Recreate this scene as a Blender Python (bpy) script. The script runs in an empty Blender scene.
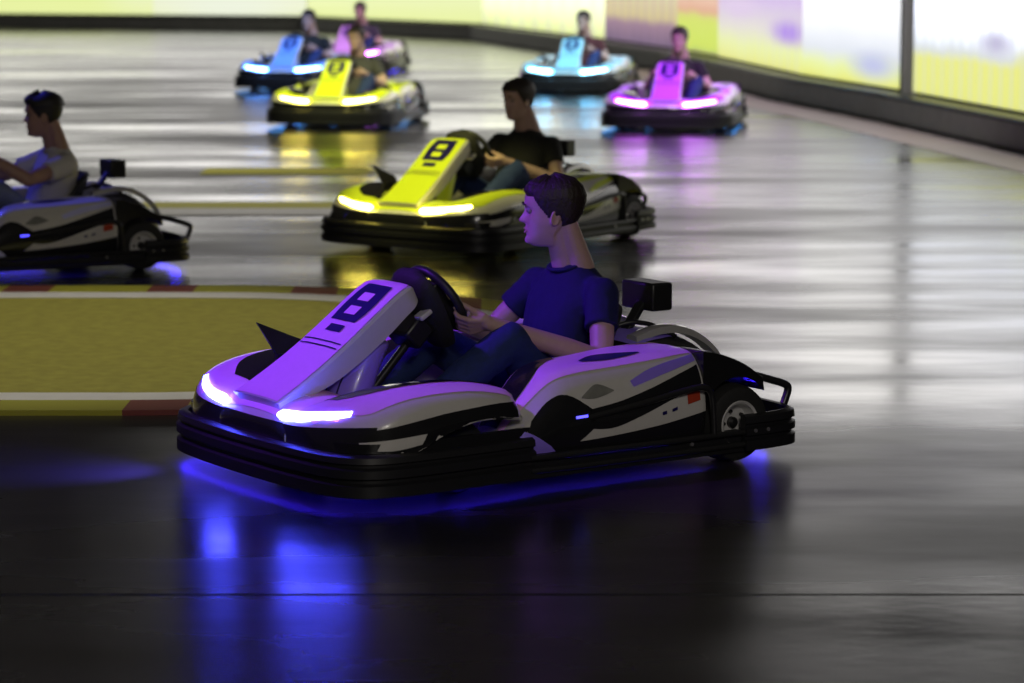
import bpy, bmesh, math, random
from mathutils import Vector, Matrix
from mathutils.bvhtree import BVHTree
random.seed(7)
SC = bpy.context.scene
COL = SC.collection
PI = math.pi
R = math.radians

# ------------------------------------------------------------------ camera
cd = bpy.data.cameras.new('camera'); cam = bpy.data.objects.new('camera', cd); COL.objects.link(cam)
cam.location = (0, 0, 1.893)
cam.rotation_euler = (PI/2 - .1418, 0, 0)
cd.sensor_width = 36.0
cd.lens = 2780.4/1024*36
cd.clip_end = 300
cd.dof.use_dof = True
cd.dof.focus_distance = 10.25
cd.dof.aperture_fstop = 2.8
SC.camera = cam
# ------------------------------------------------------------------ view, world
SC.view_settings.view_transform = 'Standard'
SC.view_settings.look = 'None'
SC.view_settings.gamma = 1
SC.view_settings.use_curve_mapping = False
SC.view_settings.exposure = 0.0
SC.cycles.use_denoising = True
SC.cycles.max_bounces = 6
SC.cycles.sample_clamp_indirect = 6
W = bpy.data.worlds.new('world'); SC.world = W; W.use_nodes = True
W.node_tree.nodes['Background'].inputs[0].default_value = (.9, .8, .72, 1)
W.node_tree.nodes['Background'].inputs[1].default_value = .024

# ------------------------------------------------------------------ lights
def area(name, loc, aim, size, power, color=(1, 1, 1), sy=None):
    l = bpy.data.lights.new(name, 'AREA'); l.energy = power; l.color = color; l.size = size
    if sy: l.shape = 'RECTANGLE'; l.size_y = sy
    o = bpy.data.objects.new(name, l); COL.objects.link(o); o.location = loc
    o.rotation_euler = (Vector(aim) - Vector(loc)).to_track_quat('-Z', 'Y').to_euler()
    return o
def spot(name, loc, aim, power, color, angle, blend=.5, rad=.08):
    l = bpy.data.lights.new(name, 'SPOT'); l.energy = power; l.color = color
    l.spot_size = R(angle); l.spot_blend = blend; l.shadow_soft_size = rad
    o = bpy.data.objects.new(name, l); COL.objects.link(o); o.location = loc
    o.rotation_euler = (Vector(aim) - Vector(loc)).to_track_quat('-Z', 'Y').to_euler()
    return o
# hall lamp high behind the photographer; the others are unseen fill, added to brighten
area('hall_lamp', (2.0, -2.0, 6.0), (0, 11, .3), 3.0, 175, (1, .93, .84))
spot('island_fill', (-2.2, 13.6, 6.0), (-2.2, 13.25, 0), 520, (1, .95, .8), 44, .5, .3)  # unseen, added to brighten the island turf

area('glint_fill', (1.6, .6, 4.6), (0, 10, .2), .35, 45, (1, .94, .86))  # unseen, added for glints on rims and rails
spot('curve_fill', (-1.0, 20.0, 8.0), (2.4, 33, .3), 1300, (1, .96, .9), 60, .6, .3)  # unseen, added to lift the barrier and post at the curve
spot('floor_line_fill', (-2.6, 24.5, 7.0), (-2.6, 21.4, 0), 700, (1, .96, .85), 46, .6, .3)  # unseen, added to brighten the painted floor lines
# headlight beam of the nearest kart, thrown on the floor ahead of it
# kart placements: x, y, heading turn
KART = {
    'main': (-.024, 10.30, .608),
    'blue': (-2.99, 16.49, .495),
    'mid': (-.085, 17.96, .95),
    'far_yellow': (-1.73, 30.03, 1.38),
    'far_purple': (1.74, 29.47, 1.40),
    'far_cyan': (.90, 36.80, 1.38),
    'far_blue': (-2.78, 37.38, 1.36),
    'far_pink': (-2.35, 42.45, 1.42),
}
def kworld(k, p):
    cx, cy, th = KART[k]
    return Vector((cx - p[0]*math.cos(th) + p[1]*math.sin(th), cy - p[0]*math.sin(th) - p[1]*math.cos(th), p[2]))
# unseen coloured spots added over the karts in place of their own LED glow
PURPLE = (.23, .035, 1.0); BLUE = (.06, .06, 1.0)
spot('added_kart_spot', kworld('main', (3.0, -1.6, 3.4)), kworld('main', (.32, -.05, .47)), 740, PURPLE, 30, .6, .1)
spot('headlight_beam', kworld('main', (1.16, -.30, .285)), kworld('main', (1.50, -.62, 0)), 60, (.10, .07, 1.0), 75, .8, .03)
spot('added_kart_spot', kworld('blue', (1.2, -2.6, 3.6)), kworld('blue', (-.2, -.2, .45)), 350, BLUE, 25, .6, .1)
spot('added_kart_spot', kworld('mid', (3.2, .2, 3.8)), kworld('mid', (.62, .0, .4)), 800, (1, .95, .30), 20, .6, .1)
spot('added_kart_spot', kworld('far_yellow', (3.2, .3, 3.8)), kworld('far_yellow', (.5, 0, .4)), 1000, (1, 1, .3), 25, .6, .1)
spot('added_kart_spot', kworld('far_purple', (3.2, .3, 3.8)), kworld('far_purple', (.4, 0, .4)), 1100, (.55, .12, 1), 27, .6, .1)
spot('added_kart_spot', kworld('far_cyan', (3.2, .3, 3.8)), kworld('far_cyan', (.4, 0, .4)), 1100, (.5, .85, 1), 27, .6, .1)
spot('added_kart_spot', kworld('far_blue', (3.2, .3, 3.8)), kworld('far_blue', (.4, 0, .4)), 1100, (.3, .5, 1), 27, .6, .1)
spot('added_kart_spot', kworld('far_pink', (3.2, .3, 3.8)), kworld('far_pink', (.4, 0, .4)), 700, (.8, .4, 1), 27, .6, .1)

# ------------------------------------------------------------------ materials
def nodes(name):
    m = bpy.data.materials.new(name); m.use_nodes = True
    nt = m.node_tree; b = nt.nodes['Principled BSDF']
    return m, nt, b
def mat(name, color, rough=.5, metal=0., var=.12, scale=30, bump=0., coat=0., spec=None):
    m, nt, b = nodes(name)
    tc = nt.nodes.new('ShaderNodeTexCoord'); n = nt.nodes.new('ShaderNodeTexNoise')
    n.inputs['Scale'].default_value = scale; n.inputs['Detail'].default_value = 3
    nt.links.new(tc.outputs['Object'], n.inputs['Vector'])
    mx = nt.nodes.new('ShaderNodeMix'); mx.data_type = 'RGBA'
    c = Vector(color)
    mx.inputs[6].default_value = (*(c*(1-var)), 1); mx.inputs[7].default_value = (*[min(1, v*(1+var)) for v in c], 1)
    nt.links.new(n.outputs['Fac'], mx.inputs[0]); nt.links.new(mx.outputs[2], b.inputs['Base Color'])
    b.inputs['Roughness'].default_value = rough; b.inputs['Metallic'].default_value = metal
    if spec is not None: b.inputs['Specular IOR Level'].default_value = spec
    if coat: b.inputs['Coat Weight'].default_value = coat; b.inputs['Coat Roughness'].default_value = .08
    if bump:
        bn = nt.nodes.new('ShaderNodeBump'); bn.inputs['Strength'].default_value = bump; bn.inputs['Distance'].default_value = .01
        nt.links.new(n.outputs['Fac'], bn.inputs['Height']); nt.links.new(bn.outputs['Normal'], b.inputs['Normal'])
    return m
def emit(name, color, strength):
    m, nt, b = nodes(name)
    b.inputs['Base Color'].default_value = (.6, .6, .6, 1)
    b.inputs['Emission Color'].default_value = (*color, 1); b.inputs['Emission Strength'].default_value = strength
    return m
M = {}
M['shell'] = mat('white_bodywork', (.62, .60, .57), .32, coat=.4, var=.06)
M['top_purple'] = mat('lilac_light_tint', (.95, .50, .95), .35, coat=.3, var=.05)  # purple light put into the colour of the white shell's upper faces
M['violet'] = mat('violet_graphic_and_light_tint', (.30, .20, .92), .35, coat=.3, var=.05)  # graphics, and purple light painted on the leg guard and deck top
M['top_blue'] = mat('pale_blue_light_tint', (.6, .6, .95), .35, coat=.3, var=.05)  # this and the next tops: coloured LED light put into the base colour
M['top_yellow'] = mat('lime_light_tint', (.66, .78, .03), .38, coat=.2, var=.05)
M['top_cyan'] = mat('cyan_light_tint', (.30, .62, .80), .38, coat=.2, var=.05)
M['top_azure'] = mat('azure_light_tint', (.22, .42, .95), .38, coat=.2, var=.05)
M['top_violet'] = mat('violet_light_tint', (.60, .14, .95), .38, coat=.2, var=.05)
M['top_pink'] = mat('pink_light_tint', (.75, .5, .85), .38, coat=.2, var=.05)
M['black'] = mat('black_plastic', (.012, .012, .013), .38, var=.2)
M['gloss'] = mat('glossy_black_bodywork', (.012, .012, .014), .18, coat=.5, var=.1)
M['rubber'] = mat('tyre_rubber', (.014, .014, .014), .75, var=.25, scale=60, bump=.2)
M['bump_rubber'] = mat('bumper_plastic', (.012, .012, .014), .45, var=.2)
M['tube'] = mat('black_powder_coated_tube', (.02, .02, .021), .28, var=.15)
M['alu'] = mat('brushed_aluminium', (.85, .84, .83), .28, .9, var=.12)
M['rim'] = mat('bright_rim', (.80, .79, .78), .3, .25, var=.08)
M['silver'] = mat('silver_bodywork', (.55, .54, .53), .3, .3, var=.06, coat=.4)
M['seat'] = mat('seat_plastic', (.014, .014, .015), .5, var=.2)
M['navy'] = mat('dark_blue_graphic', (.008, .004, .10), .4)
M['grey_mark'] = mat('grey_graphic', (.22, .22, .20), .4, var=.4, scale=25)
M['red_mark'] = mat('orange_red_graphic', (.45, .05, .02), .4)
M['hl_blue'] = emit('blue_white_headlight', (.055, .065, 1.0), 60)
M['hl_yellow'] = emit('yellow_white_headlight', (1.0, .80, .12), 28)
M['hl_cyan'] = emit('cyan_white_headlight', (.16, .6, 1.0), 28)
M['hl_azure'] = emit('azure_white_headlight', (.12, .32, 1.0), 30)
M['hl_pink'] = emit('pink_white_headlight', (.6, .12, 1.0), 32)
M['ug_blue'] = emit('blue_light_strip', (.035, .012, 1.0), 26)
M['ug_cyan'] = emit('cyan_light_strip', (.06, .35, 1.0), 8)
M['ug_yellow'] = emit('yellow_light_strip', (.55, .5, .02), 1.2)
M['led_blue'] = emit('blue_marker_light', (.06, .05, 1.0), 3)
M['screen'] = emit('dash_screen', (.10, .05, 1.0), 38)
M['screen_dim'] = emit('dim_dash_screen', (.5, .5, .7), .6)
M['skin'] = mat('skin', (.48, .31, .27), .5, var=.08, scale=45)
M['skin_dark'] = mat('tanned_skin', (.36, .21, .15), .5, var=.08, scale=45)
M['hair'] = mat('dark_brown_hair', (.022, .014, .010), .55, var=.4, scale=120, bump=.4)
M['hair_black'] = mat('black_hair', (.010, .008, .008), .5, var=.4, scale=120, bump=.4)
M['eye'] = mat('eye_white', (.22, .20, .19), .3, var=.03)
M['iris'] = mat('dark_iris', (.03, .02, .015), .2)
M['lip'] = mat('lip', (.44, .24, .19), .45, var=.06)
M['navy_shirt'] = mat('navy_cotton', (.004, .007, .060), .85, var=.15, scale=40, bump=.15)
M['black_shirt'] = mat('black_cotton', (.012, .012, .012), .85, var=.15, scale=40, bump=.15)
M['white_shirt'] = mat('pale_grey_cotton', (.50, .48, .44), .85, var=.08, scale=40, bump=.15)
M['dark_red_shirt'] = mat('dark_red_cotton', (.08, .015, .02), .85, var=.15, scale=40)
M['grey_shirt'] = mat('charcoal_cotton', (.05, .05, .06), .85, var=.15, scale=40)
M['jeans'] = mat('blue_denim', (.012, .028, .12), .85, var=.25, scale=70, bump=.15)
M['pale_jeans'] = mat('washed_blue_denim', (.16, .19, .32), .85, var=.25, scale=70, bump=.15)
M['shoe'] = mat('dark_trainer', (.03, .03, .035), .6, var=.2)
M['sole'] = mat('white_sole', (.6, .6, .58), .6, var=.1)

# ------------------------------------------------------------------ mesh helpers
class MB:
    def __init__(s): s.v = []; s.f = []
    def add(s, verts, faces):
        o = len(s.v); s.v += [tuple(v) for v in verts]; s.f += [tuple(i+o for i in f) for f in faces]; return s
    def box(s, c, d, rot=None):
        vs = []
        for x in (-.5, .5):
            for y in (-.5, .5):
                for z in (-.5, .5):
                    p = Vector((x*d[0], y*d[1], z*d[2]))
                    if rot: p = rot @ p
                    vs.append(p + Vector(c))
        return s.add(vs, [(0, 1, 3, 2), (4, 6, 7, 5), (0, 4, 5, 1), (2, 3, 7, 6), (0, 2, 6, 4), (1, 5, 7, 3)])
    def tube(s, pts, r, n=10, closed=False, cap=True):
        pts = [Vector(p) for p in pts]; N = len(pts)
        rs = r if isinstance(r, (list, tuple)) else [r]*N
        rings = []; up = None
        for i, p in enumerate(pts):
            a = pts[(i-1) % N] if (closed or i) else p; b = pts[(i+1) % N] if (closed or i < N-1) else p
            t = (b-a).normalized()
            if up is None:
                up = Vector((0, 0, 1)) if abs(t.z) < .9 else Vector((1, 0, 0))
            u = (up - t*up.dot(t)).normalized(); w = t.cross(u); up = u
            rings.append([p + (u*math.cos(2*PI*k/n) + w*math.sin(2*PI*k/n))*rs[i] for k in range(n)])
        return s.rings(rings, closed, cap)
    def rings(s, rings, closed=False, cap=True):
        n = len(rings[0]); N = len(rings); fs = []
        for i in range(N if closed else N-1):
            j = (i+1) % N
            for k in range(n):
                fs.append((i*n+k, i*n+(k+1) % n, j*n+(k+1) % n, j*n+k))
        if cap and not closed:
            fs.append(tuple(range(n-1, -1, -1))); fs.append(tuple((N-1)*n+k for k in range(n)))
        return s.add([p for r in rings for p in r], fs)
    def lathe(s, prof, c, ax, n=40):   # prof: list of (radius, along); closed loop of the profile
        ax = Vector(ax).normalized(); u = Vector((1, 0, 0)) if abs(ax.x) < .5 else Vector((0, 0, 1))
        u = (u - ax*u.dot(ax)).normalized(); w = ax.cross(u); c = Vector(c)
        return s.rings([[c + ax*h + (u*math.cos(2*PI*k/n) + w*math.sin(2*PI*k/n))*r for r, h in prof] for k in range(n)], True)
    def prism(s, poly, y0, y1, axis='y'):
        n = len(poly)
        f = {'y': lambda a, b, t: (a, t, b), 'x': lambda a, b, t: (t, a, b), 'z': lambda a, b, t: (a, b, t)}[axis]
        return s.add([f(a, b, y0) for a, b in poly] + [f(a, b, y1) for a, b in poly],
                     [tuple(range(n)), tuple(range(2*n-1, n-1, -1))] + [(i, i+n, (i+1) % n+n, (i+1) % n) for i in range(n)])
    def ball(s, c, r, n=16, m=10, rot=None):
        rr = r if isinstance(r, (list, tuple)) else (r, r, r); vs = []; fs = []
        for i in range(m+1):
            a = PI*i/m
            for k in range(n):
                b = 2*PI*k/n
                p = Vector((rr[0]*math.sin(a)*math.cos(b), rr[1]*math.sin(a)*math.sin(b), rr[2]*math.cos(a)))
                if rot: p = rot @ p
                vs.append(p + Vector(c))
        for i in range(m):
            for k in range(n):
                fs.append((i*n+k, (i+1)*n+k, (i+1)*n+(k+1) % n, i*n+(k+1) % n))
        return s.add(vs, fs)
    def capsule(s, a, b, ra, rb, n=14):
        a = Vector(a); b = Vector(b); t = (b-a).normalized(); pts = []; rs = []
        for i in range(1, 6):
            q = PI/2*i/5; pts.append(a - t*ra*math.cos(q)); rs.append(ra*math.sin(q))
        for i in range(5, 0, -1):
            q = PI/2*i/5; pts.append(b + t*rb*math.cos(q)); rs.append(rb*math.sin(q))
        return s.tube(pts, rs, n)
    def mirror(s):
        m = MB(); m.v = [(x, -y, z) for x, y, z in s.v]; m.f = [tuple(reversed(f)) for f in s.f]; return m
def cr(pts, n, closed=False):
    """Catmull-Rom resampling of a list of vectors (any length tuples)."""
    N = len(pts); out = []
    segs = N if closed else N-1
    for i in range(segs):
        p = [pts[(i+d) % N] if closed else pts[min(max(i+d, 0), N-1)] for d in (-1, 0, 1, 2)]
        for k in range(n):
            t = k/n
            out.append(tuple(.5*((2*b) + (-a+c)*t + (2*a-5*b+4*c-d)*t*t + (-a+3*b-3*c+d)*t**3) for a, b, c, d in zip(*p)))
    if not closed: out.append(tuple(pts[-1]))
    return out
def loft(secs, nl=5, nr=4, rclosed=True):
    """secs: list of rings of 3-D points with equal counts; smooth both ways."""
    cols = list(zip(*secs))
    cols = [cr(list(c), nl) for c in cols]
    rings = [cr(list(r), nr, True) if rclosed else list(r) for r in zip(*cols)]
    m = MB(); m.rings([[Vector(p) for p in r] for r in rings]); return m
def mesh_from(mb, name):
    me = bpy.data.meshes.new(name); me.from_pydata(mb.v, [], mb.f)
    bm = bmesh.new(); bm.from_mesh(me); bmesh.ops.remove_doubles(bm, verts=bm.verts, dist=1e-5)
    bmesh.ops.recalc_face_normals(bm, faces=bm.faces); bm.to_mesh(me); bm.free()
    return me
def obj(name, mb, m, parent=None, bevel=0, smooth=40, seg=2):
    me = mb if isinstance(mb, bpy.types.Mesh) else mesh_from(mb, name)
    if m: me.materials.append(m)
    if smooth:
        me.polygons.foreach_set('use_smooth', [True]*len(me.polygons))
        me.set_sharp_from_angle(angle=R(smooth))
    o = bpy.data.objects.new(name, me); COL.objects.link(o)
    if parent: o.parent = parent
    if bevel:
        b = o.modifiers.new('bevel', 'BEVEL'); b.width = bevel; b.segments = seg; b.limit_method = 'ANGLE'; b.angle_limit = R(35)
    return o
def empty(name, loc=(0, 0, 0), rz=0):
    o = bpy.data.objects.new(name, None); COL.objects.link(o); o.location = loc; o.rotation_euler = (0, 0, rz); o.empty_display_size = .2
    return o
def tag(o, label, cat, group=None):
    o['label'] = label; o['category'] = cat
    if group: o['group'] = group
    return o
def structure(name, mb, m, parent=None, smooth=0):
    o = obj(name, mb, m, parent, 0, smooth); o['kind'] = 'structure'; return o
def decal(name, lo, hi, target, direction, axes, m, parent, off=.003, nx=14, ny=6):
    """patch between two curves in a plane, laid on the target mesh along a direction. axes=(0,2): plane x-z"""
    bm = bmesh.new(); bm.from_mesh(target); bv = BVHTree.FromBMesh(bm); bm.free()
    d = Vector(direction); third = [a for a in (0, 1, 2) if a not in axes][0]
    def samp(c, t):
        t = t*(len(c)-1); i = min(int(t), len(c)-2); f = t-i
        return (c[i][0]*(1-f)+c[i+1][0]*f, c[i][1]*(1-f)+c[i+1][1]*f)
    lo = cr(lo, 6); hi = cr(hi, 6)
    g = []; ok = []
    for i in range(nx+1):
        a = samp(lo, i/nx); b = samp(hi, i/nx)
        for j in range(ny+1):
            t = j/ny; p = [0, 0, 0]; p[axes[0]] = a[0]*(1-t)+b[0]*t; p[axes[1]] = a[1]*(1-t)+b[1]*t
            o = Vector(p) - d*3
            h = bv.ray_cast(o, d)
            ok.append(h[0] is not None)
            nrm = h[1] if h[0] is not None else None
            if nrm is not None and nrm.dot(d) > 0: nrm = -nrm
            g.append(h[0] + nrm*off if h[0] is not None else Vector(p))
    fs = []
    for i in range(nx):
        for j in range(ny):
            q = (i*(ny+1)+j, (i+1)*(ny+1)+j, (i+1)*(ny+1)+j+1, i*(ny+1)+j+1)
            if all(ok[k] for k in q): fs.append(q)
    mb = MB(); mb.add(g, fs)
    used = sorted({i for f in fs for i in f})
    if not used: return None
    re = {k: i for i, k in enumerate(used)}
    mb2 = MB(); mb2.add([g[k] for k in used], [tuple(re[i] for i in f) for f in fs])
    return obj(name, mb2, m, parent, smooth=60)

# ------------------------------------------------------------------ floor
def floor_mat():
    m, nt, b = nodes('polished_dark_floor')
    L = nt.links.new; N = nt.nodes.new
    tc = N('ShaderNodeTexCoord')
    def noise(sc, det, vs, seed):
        mp = N('ShaderNodeMapping'); mp.inputs['Scale'].default_value = vs; mp.inputs['Location'].default_value = (seed, seed*2, 0)
        n = N('ShaderNodeTexNoise'); n.inputs['Scale'].default_value = sc; n.inputs['Detail'].default_value = det
        L(tc.outputs['Object'], mp.inputs['Vector']); L(mp.outputs['Vector'], n.inputs['Vector']); return n
    def ramp(src, a, ca, bb, cb):
        r = N('ShaderNodeValToRGB'); r.color_ramp.elements[0].position = a; r.color_ramp.elements[1].position = bb
        r.color_ramp.elements[0].color = (ca, ca, ca, 1); r.color_ramp.elements[1].color = (cb, cb, cb, 1)
        L(src, r.inputs['Fac']); return r.outputs['Color']
    big = noise(.35, 4, (.35, 1, 1), 3)      # worn, scuffed lanes along the track
    mid = noise(1.3, 5, (.3, 1, 1), 9)
    fine = noise(14, 4, (.6, 1, 1), 1)
    mx = N('ShaderNodeMix'); mx.data_type = 'RGBA'
    L(ramp(mid.outputs['Fac'], .35, 0, .65, 1), mx.inputs[0])
    mx.inputs[6].default_value = (.012, .011, .010, 1); mx.inputs[7].default_value = (.028, .025, .022, 1)
    # thin saw-cut joint across the slab
    sp = N('ShaderNodeSeparateXYZ'); L(tc.outputs['Object'], sp.inputs[0])
    s1 = N('ShaderNodeMath'); s1.operation = 'SUBTRACT'; L(sp.outputs['Y'], s1.inputs[0]); s1.inputs[1].default_value = 7.99
    s2 = N('ShaderNodeMath'); s2.operation = 'ABSOLUTE'; L(s1.outputs[0], s2.inputs[0])
    s3 = N('ShaderNodeMath'); s3.operation = 'LESS_THAN'; L(s2.outputs[0], s3.inputs[0]); s3.inputs[1].default_value = .012
    m2 = N('ShaderNodeMix'); m2.data_type = 'RGBA'; L(s3.outputs[0], m2.inputs[0]); L(mx.outputs[2], m2.inputs[6]); m2.inputs[7].default_value = (.002, .002, .002, 1)
    L(m2.outputs[2], b.inputs['Base Color'])
    r1 = ramp(big.outputs['Fac'], .36, .11, .64, .26); r2 = ramp(mid.outputs['Fac'], .34, -.0, .66, .16)
    ad = N('ShaderNodeMath'); ad.operation = 'ADD'; L(r1, ad.inputs[0]); L(r2, ad.inputs[1])
    ad2 = N('ShaderNodeMath'); ad2.operation = 'MULTIPLY_ADD'; L(s3.outputs[0], ad2.inputs[0]); ad2.inputs[1].default_value = .4; L(ad.outputs[0], ad2.inputs[2])
    L(ad2.outputs[0], b.inputs['Roughness'])
    sl = N('ShaderNodeMath'); sl.operation = 'MULTIPLY_ADD'; L(ramp(mid.outputs['Fac'], .3, 0, .7, 1), sl.inputs[0]); sl.inputs[1].default_value = -.35; sl.inputs[2].default_value = .72
    L(sl.outputs[0], b.inputs['Specular IOR Level'])
    bm_ = N('ShaderNodeBump'); bm_.inputs['Strength'].default_value = .05; bm_.inputs['Distance'].default_value = .01
    L(fine.outputs['Fac'], bm_.inputs['Height']); L(bm_.outputs['Normal'], b.inputs['Normal'])
    return m
fl = MB(); fl.add([(-22, -4, 0), (9, -4, 0), (9, 75, 0), (-22, 75, 0)], [(0, 1, 2, 3)])
structure('floor', fl, floor_mat())

# ------------------------------------------------------------------ far walls, lit graphic panels, low barrier
WALL = [(-20, 65.0), (-12, 64.2), (-4.7, 61.9), (-.84, 56.0), (1.31, 47.1), (2.26, 42.5), (2.67, 39.7), (3.29, 34.1), (4.01, 30.2), (4.7, 25.5), (5.7, 18.5), (6.7, 11.5), (7.4, 4.0)]
def wall_off(i, d):     # point pushed outward (away from the track) by d
    a = Vector(WALL[max(i-1, 0)]); b = Vector(WALL[min(i+1, len(WALL)-1)]); t = (b-a).normalized()
    n = Vector((-t.y, t.x))
    return Vector(WALL[i]) + n*d
def wall_strip(i0, i1, z0, z1, d0, d1):
    mb = MB(); rings = []
    for i in range(i0, i1+1):
        a = wall_off(i, d0); b = wall_off(i, d1)
        rings.append([Vector((a.x, a.y, z0)), Vector((b.x, b.y, z0)), Vector((b.x, b.y, z1)), Vector((a.x, a.y, z1))])
    mb.rings(rings); return mb
M['wall'] = mat('dark_painted_wall', (.05, .05, .055), .8, var=.1, scale=3)
M['barrier'] = mat('dark_barrier_plastic', (.22, .22, .21), .6, var=.25, scale=6)
M['post'] = mat('grey_post', (.5, .5, .5), .5, var=.1)
for i in range(12):
    p0 = wall_off(i, .5); p1 = wall_off(i+1, .5); q = p1-p0
    w = MB(); w.box((q.length/2, .1, 2.75), (q.length, .16, 5.5))
    wo = structure('wall_back' if i < 4 else 'wall_right', w, M['wall']); wo.location = (p0.x, p0.y, 0); wo.rotation_euler = (0, 0, math.atan2(q.y, q.x))
def seg_barrier(i0, i1, label):
    t = tag(empty('track_barrier', (*WALL[i0], 0)), label, 'barrier', 'low barriers round the track')
    w = wall_strip(i0, i1, .0, .27, 0, .2)
    o = Vector((*WALL[i0], 0)); w.v = [tuple(Vector(v)-o) for v in w.v]
    obj('barrier_body', w, M['barrier'], t, bevel=.03, smooth=0)
    c = wall_strip(i0, i1, .27, .30, -.02, .22); c.v = [tuple(Vector(v)-o) for v in c.v]
    obj('top_rail', c, M['black'], t, smooth=0)
seg_barrier(0, 4, 'long low dark barrier under the pale yellow panels at the back')
seg_barrier(4, 8, 'low dark barrier bending behind the purple and cyan karts')
seg_barrier(8, 12, 'low dark barrier along the right-hand panels, past the grey post')

def panel_mat(name, stops, blobs=(), stripes=None, strength=1.0):
    """back-lit printed graphic: vertical colour stops over UV v, soft blobs (u, v, ru, rv, colour), optional fine vertical stripes"""
    m, nt, b = nodes(name); L = nt.links.new; N = nt.nodes.new
    uv = N('ShaderNodeUVMap'); sp = N('ShaderNodeSeparateXYZ'); L(uv.outputs['UV'], sp.inputs[0])
    nz = N('ShaderNodeTexNoise'); nz.inputs['Scale'].default_value = 5; nz.inputs['Detail'].default_value = 3; L(uv.outputs['UV'], nz.inputs['Vector'])
    dv = N('ShaderNodeMath'); dv.operation = 'MULTIPLY_ADD'; L(nz.outputs['Fac'], dv.inputs[0]); dv.inputs[1].default_value = .05; L(sp.outputs['Y'], dv.inputs[2])
    sb = N('ShaderNodeMath'); sb.operation = 'SUBTRACT'; L(dv.outputs[0], sb.inputs[0]); sb.inputs[1].default_value = .025
    r = N('ShaderNodeValToRGB'); L(sb.outputs[0], r.inputs['Fac']); e = r.color_ramp.elements
    while len(e) < len(stops): e.new(.5)
    for k, (p, c) in enumerate(stops):
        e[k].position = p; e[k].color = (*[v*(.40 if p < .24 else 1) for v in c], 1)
    cur = r.outputs['Color']
    for (u, v, ru, rv, c) in blobs:
        mp = N('ShaderNodeMapping'); mp.inputs['Scale'].default_value = (1/ru, 1/rv, 1); mp.inputs['Location'].default_value = (-u/ru, -v/rv, 0)
        L(uv.outputs['UV'], mp.inputs['Vector']); ln = N('ShaderNodeVectorMath'); ln.operation = 'LENGTH'; L(mp.outputs['Vector'], ln.inputs[0])
        mr = N('ShaderNodeMapRange'); mr.interpolation_type = 'SMOOTHSTEP'; L(ln.outputs['Value'], mr.inputs[0])
        mr.inputs[1].default_value = 1.15; mr.inputs[2].default_value = .05
        x = N('ShaderNodeMix'); x.data_type = 'RGBA'; L(mr.outputs[0], x.inputs[0]); L(cur, x.inputs[6]); x.inputs[7].default_value = (*[v*.40 for v in c], 1); cur = x.outputs[2]
    if stripes:
        n, c = stripes
        ml = N('ShaderNodeMath'); ml.operation = 'MULTIPLY'; L(sp.outputs['X'], ml.inputs[0]); ml.inputs[1].default_value = n*2*PI
        si = N('ShaderNodeMath'); si.operation = 'SINE'; L(ml.outputs[0], si.inputs[0])
        mr = N('ShaderNodeMapRange'); L(si.outputs[0], mr.inputs[0]); mr.inputs[1].default_value = .2; mr.inputs[2].default_value = .9; mr.inputs[4].default_value = .32
        x = N('ShaderNodeMix'); x.data_type = 'RGBA'; L(mr.outputs[0], x.inputs[0]); L(cur, x.inputs[6]); x.inputs[7].default_value = (*[v*.40 for v in c], 1); cur = x.outputs[2]
    b.inputs['Base Color'].default_value = (.3, .3, .3, 1); b.inputs['Roughness'].default_value = .5
    L(cur, b.inputs['Emission Color']); b.inputs['Emission Strength'].default_value = strength*2.3
    return m
CREAM = (.86, .95, .38); WHITE = (.92, .89, .86); YEL = (.86, .88, .20); PALE = (.90, .96, .60); LIL = (.62, .52, .95)
def lit_panel(p0, p1, z0, z1, m, label, group='lit graphic panels round the hall'):
    p0 = Vector((*p0, 0)); p1 = Vector((*p1, 0)); d = p1-p0; ln = d.length; d.normalize()
    t = tag(empty('lit_panel', p0, math.atan2(d.y, d.x)), label, 'panel', group)
    fm = MB(); fm.box((ln/2, .08, (z0+z1)/2), (ln, .1, z1-z0))
    obj('panel_box', fm, M['black'], t, smooth=0)
    mb = MB(); mb.add([(.0, .02, z0+.02), (ln, .02, z0+.02), (ln, .02, z1), (.0, .02, z1)], [(0, 1, 2, 3)])
    o = obj('lit_face', mb, None, t, smooth=0)
    ul = o.data.uv_layers.new(name='UVMap')
    for lp in o.data.loops:
        v = o.data.vertices[lp.vertex_index].co
        ul.data[lp.index].uv = (v.x/ln, (v.z-z0-.02)/(z1-z0-.02))
    o.data.materials.append(m)
    return t
def wp(i, f=0., d=.24):
    a = wall_off(i, d)
    if f: b = wall_off(i+1, d); a = a*(1-f)+b*f
    return a
TOPZ = 4.6
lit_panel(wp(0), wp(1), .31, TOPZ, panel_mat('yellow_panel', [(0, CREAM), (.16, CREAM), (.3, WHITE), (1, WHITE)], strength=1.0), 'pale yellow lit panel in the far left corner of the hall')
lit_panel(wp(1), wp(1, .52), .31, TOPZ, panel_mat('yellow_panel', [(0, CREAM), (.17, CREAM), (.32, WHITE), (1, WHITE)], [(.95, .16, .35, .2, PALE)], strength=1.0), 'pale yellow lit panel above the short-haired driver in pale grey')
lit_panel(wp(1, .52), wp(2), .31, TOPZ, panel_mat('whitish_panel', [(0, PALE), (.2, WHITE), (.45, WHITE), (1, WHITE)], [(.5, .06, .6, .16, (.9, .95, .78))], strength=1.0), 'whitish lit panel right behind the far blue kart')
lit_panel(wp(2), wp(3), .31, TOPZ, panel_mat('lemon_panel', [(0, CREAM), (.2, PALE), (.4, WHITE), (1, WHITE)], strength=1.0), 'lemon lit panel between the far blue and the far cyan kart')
lit_panel(wp(3), wp(4), .31, TOPZ, panel_mat('cream_panel', [(0, CREAM), (.25, PALE), (.5, WHITE), (1, WHITE)], stripes=(9, (.55, .5, .62)), strength=.95), 'cream lit panel with faint grey stripes behind the far cyan kart')
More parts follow.
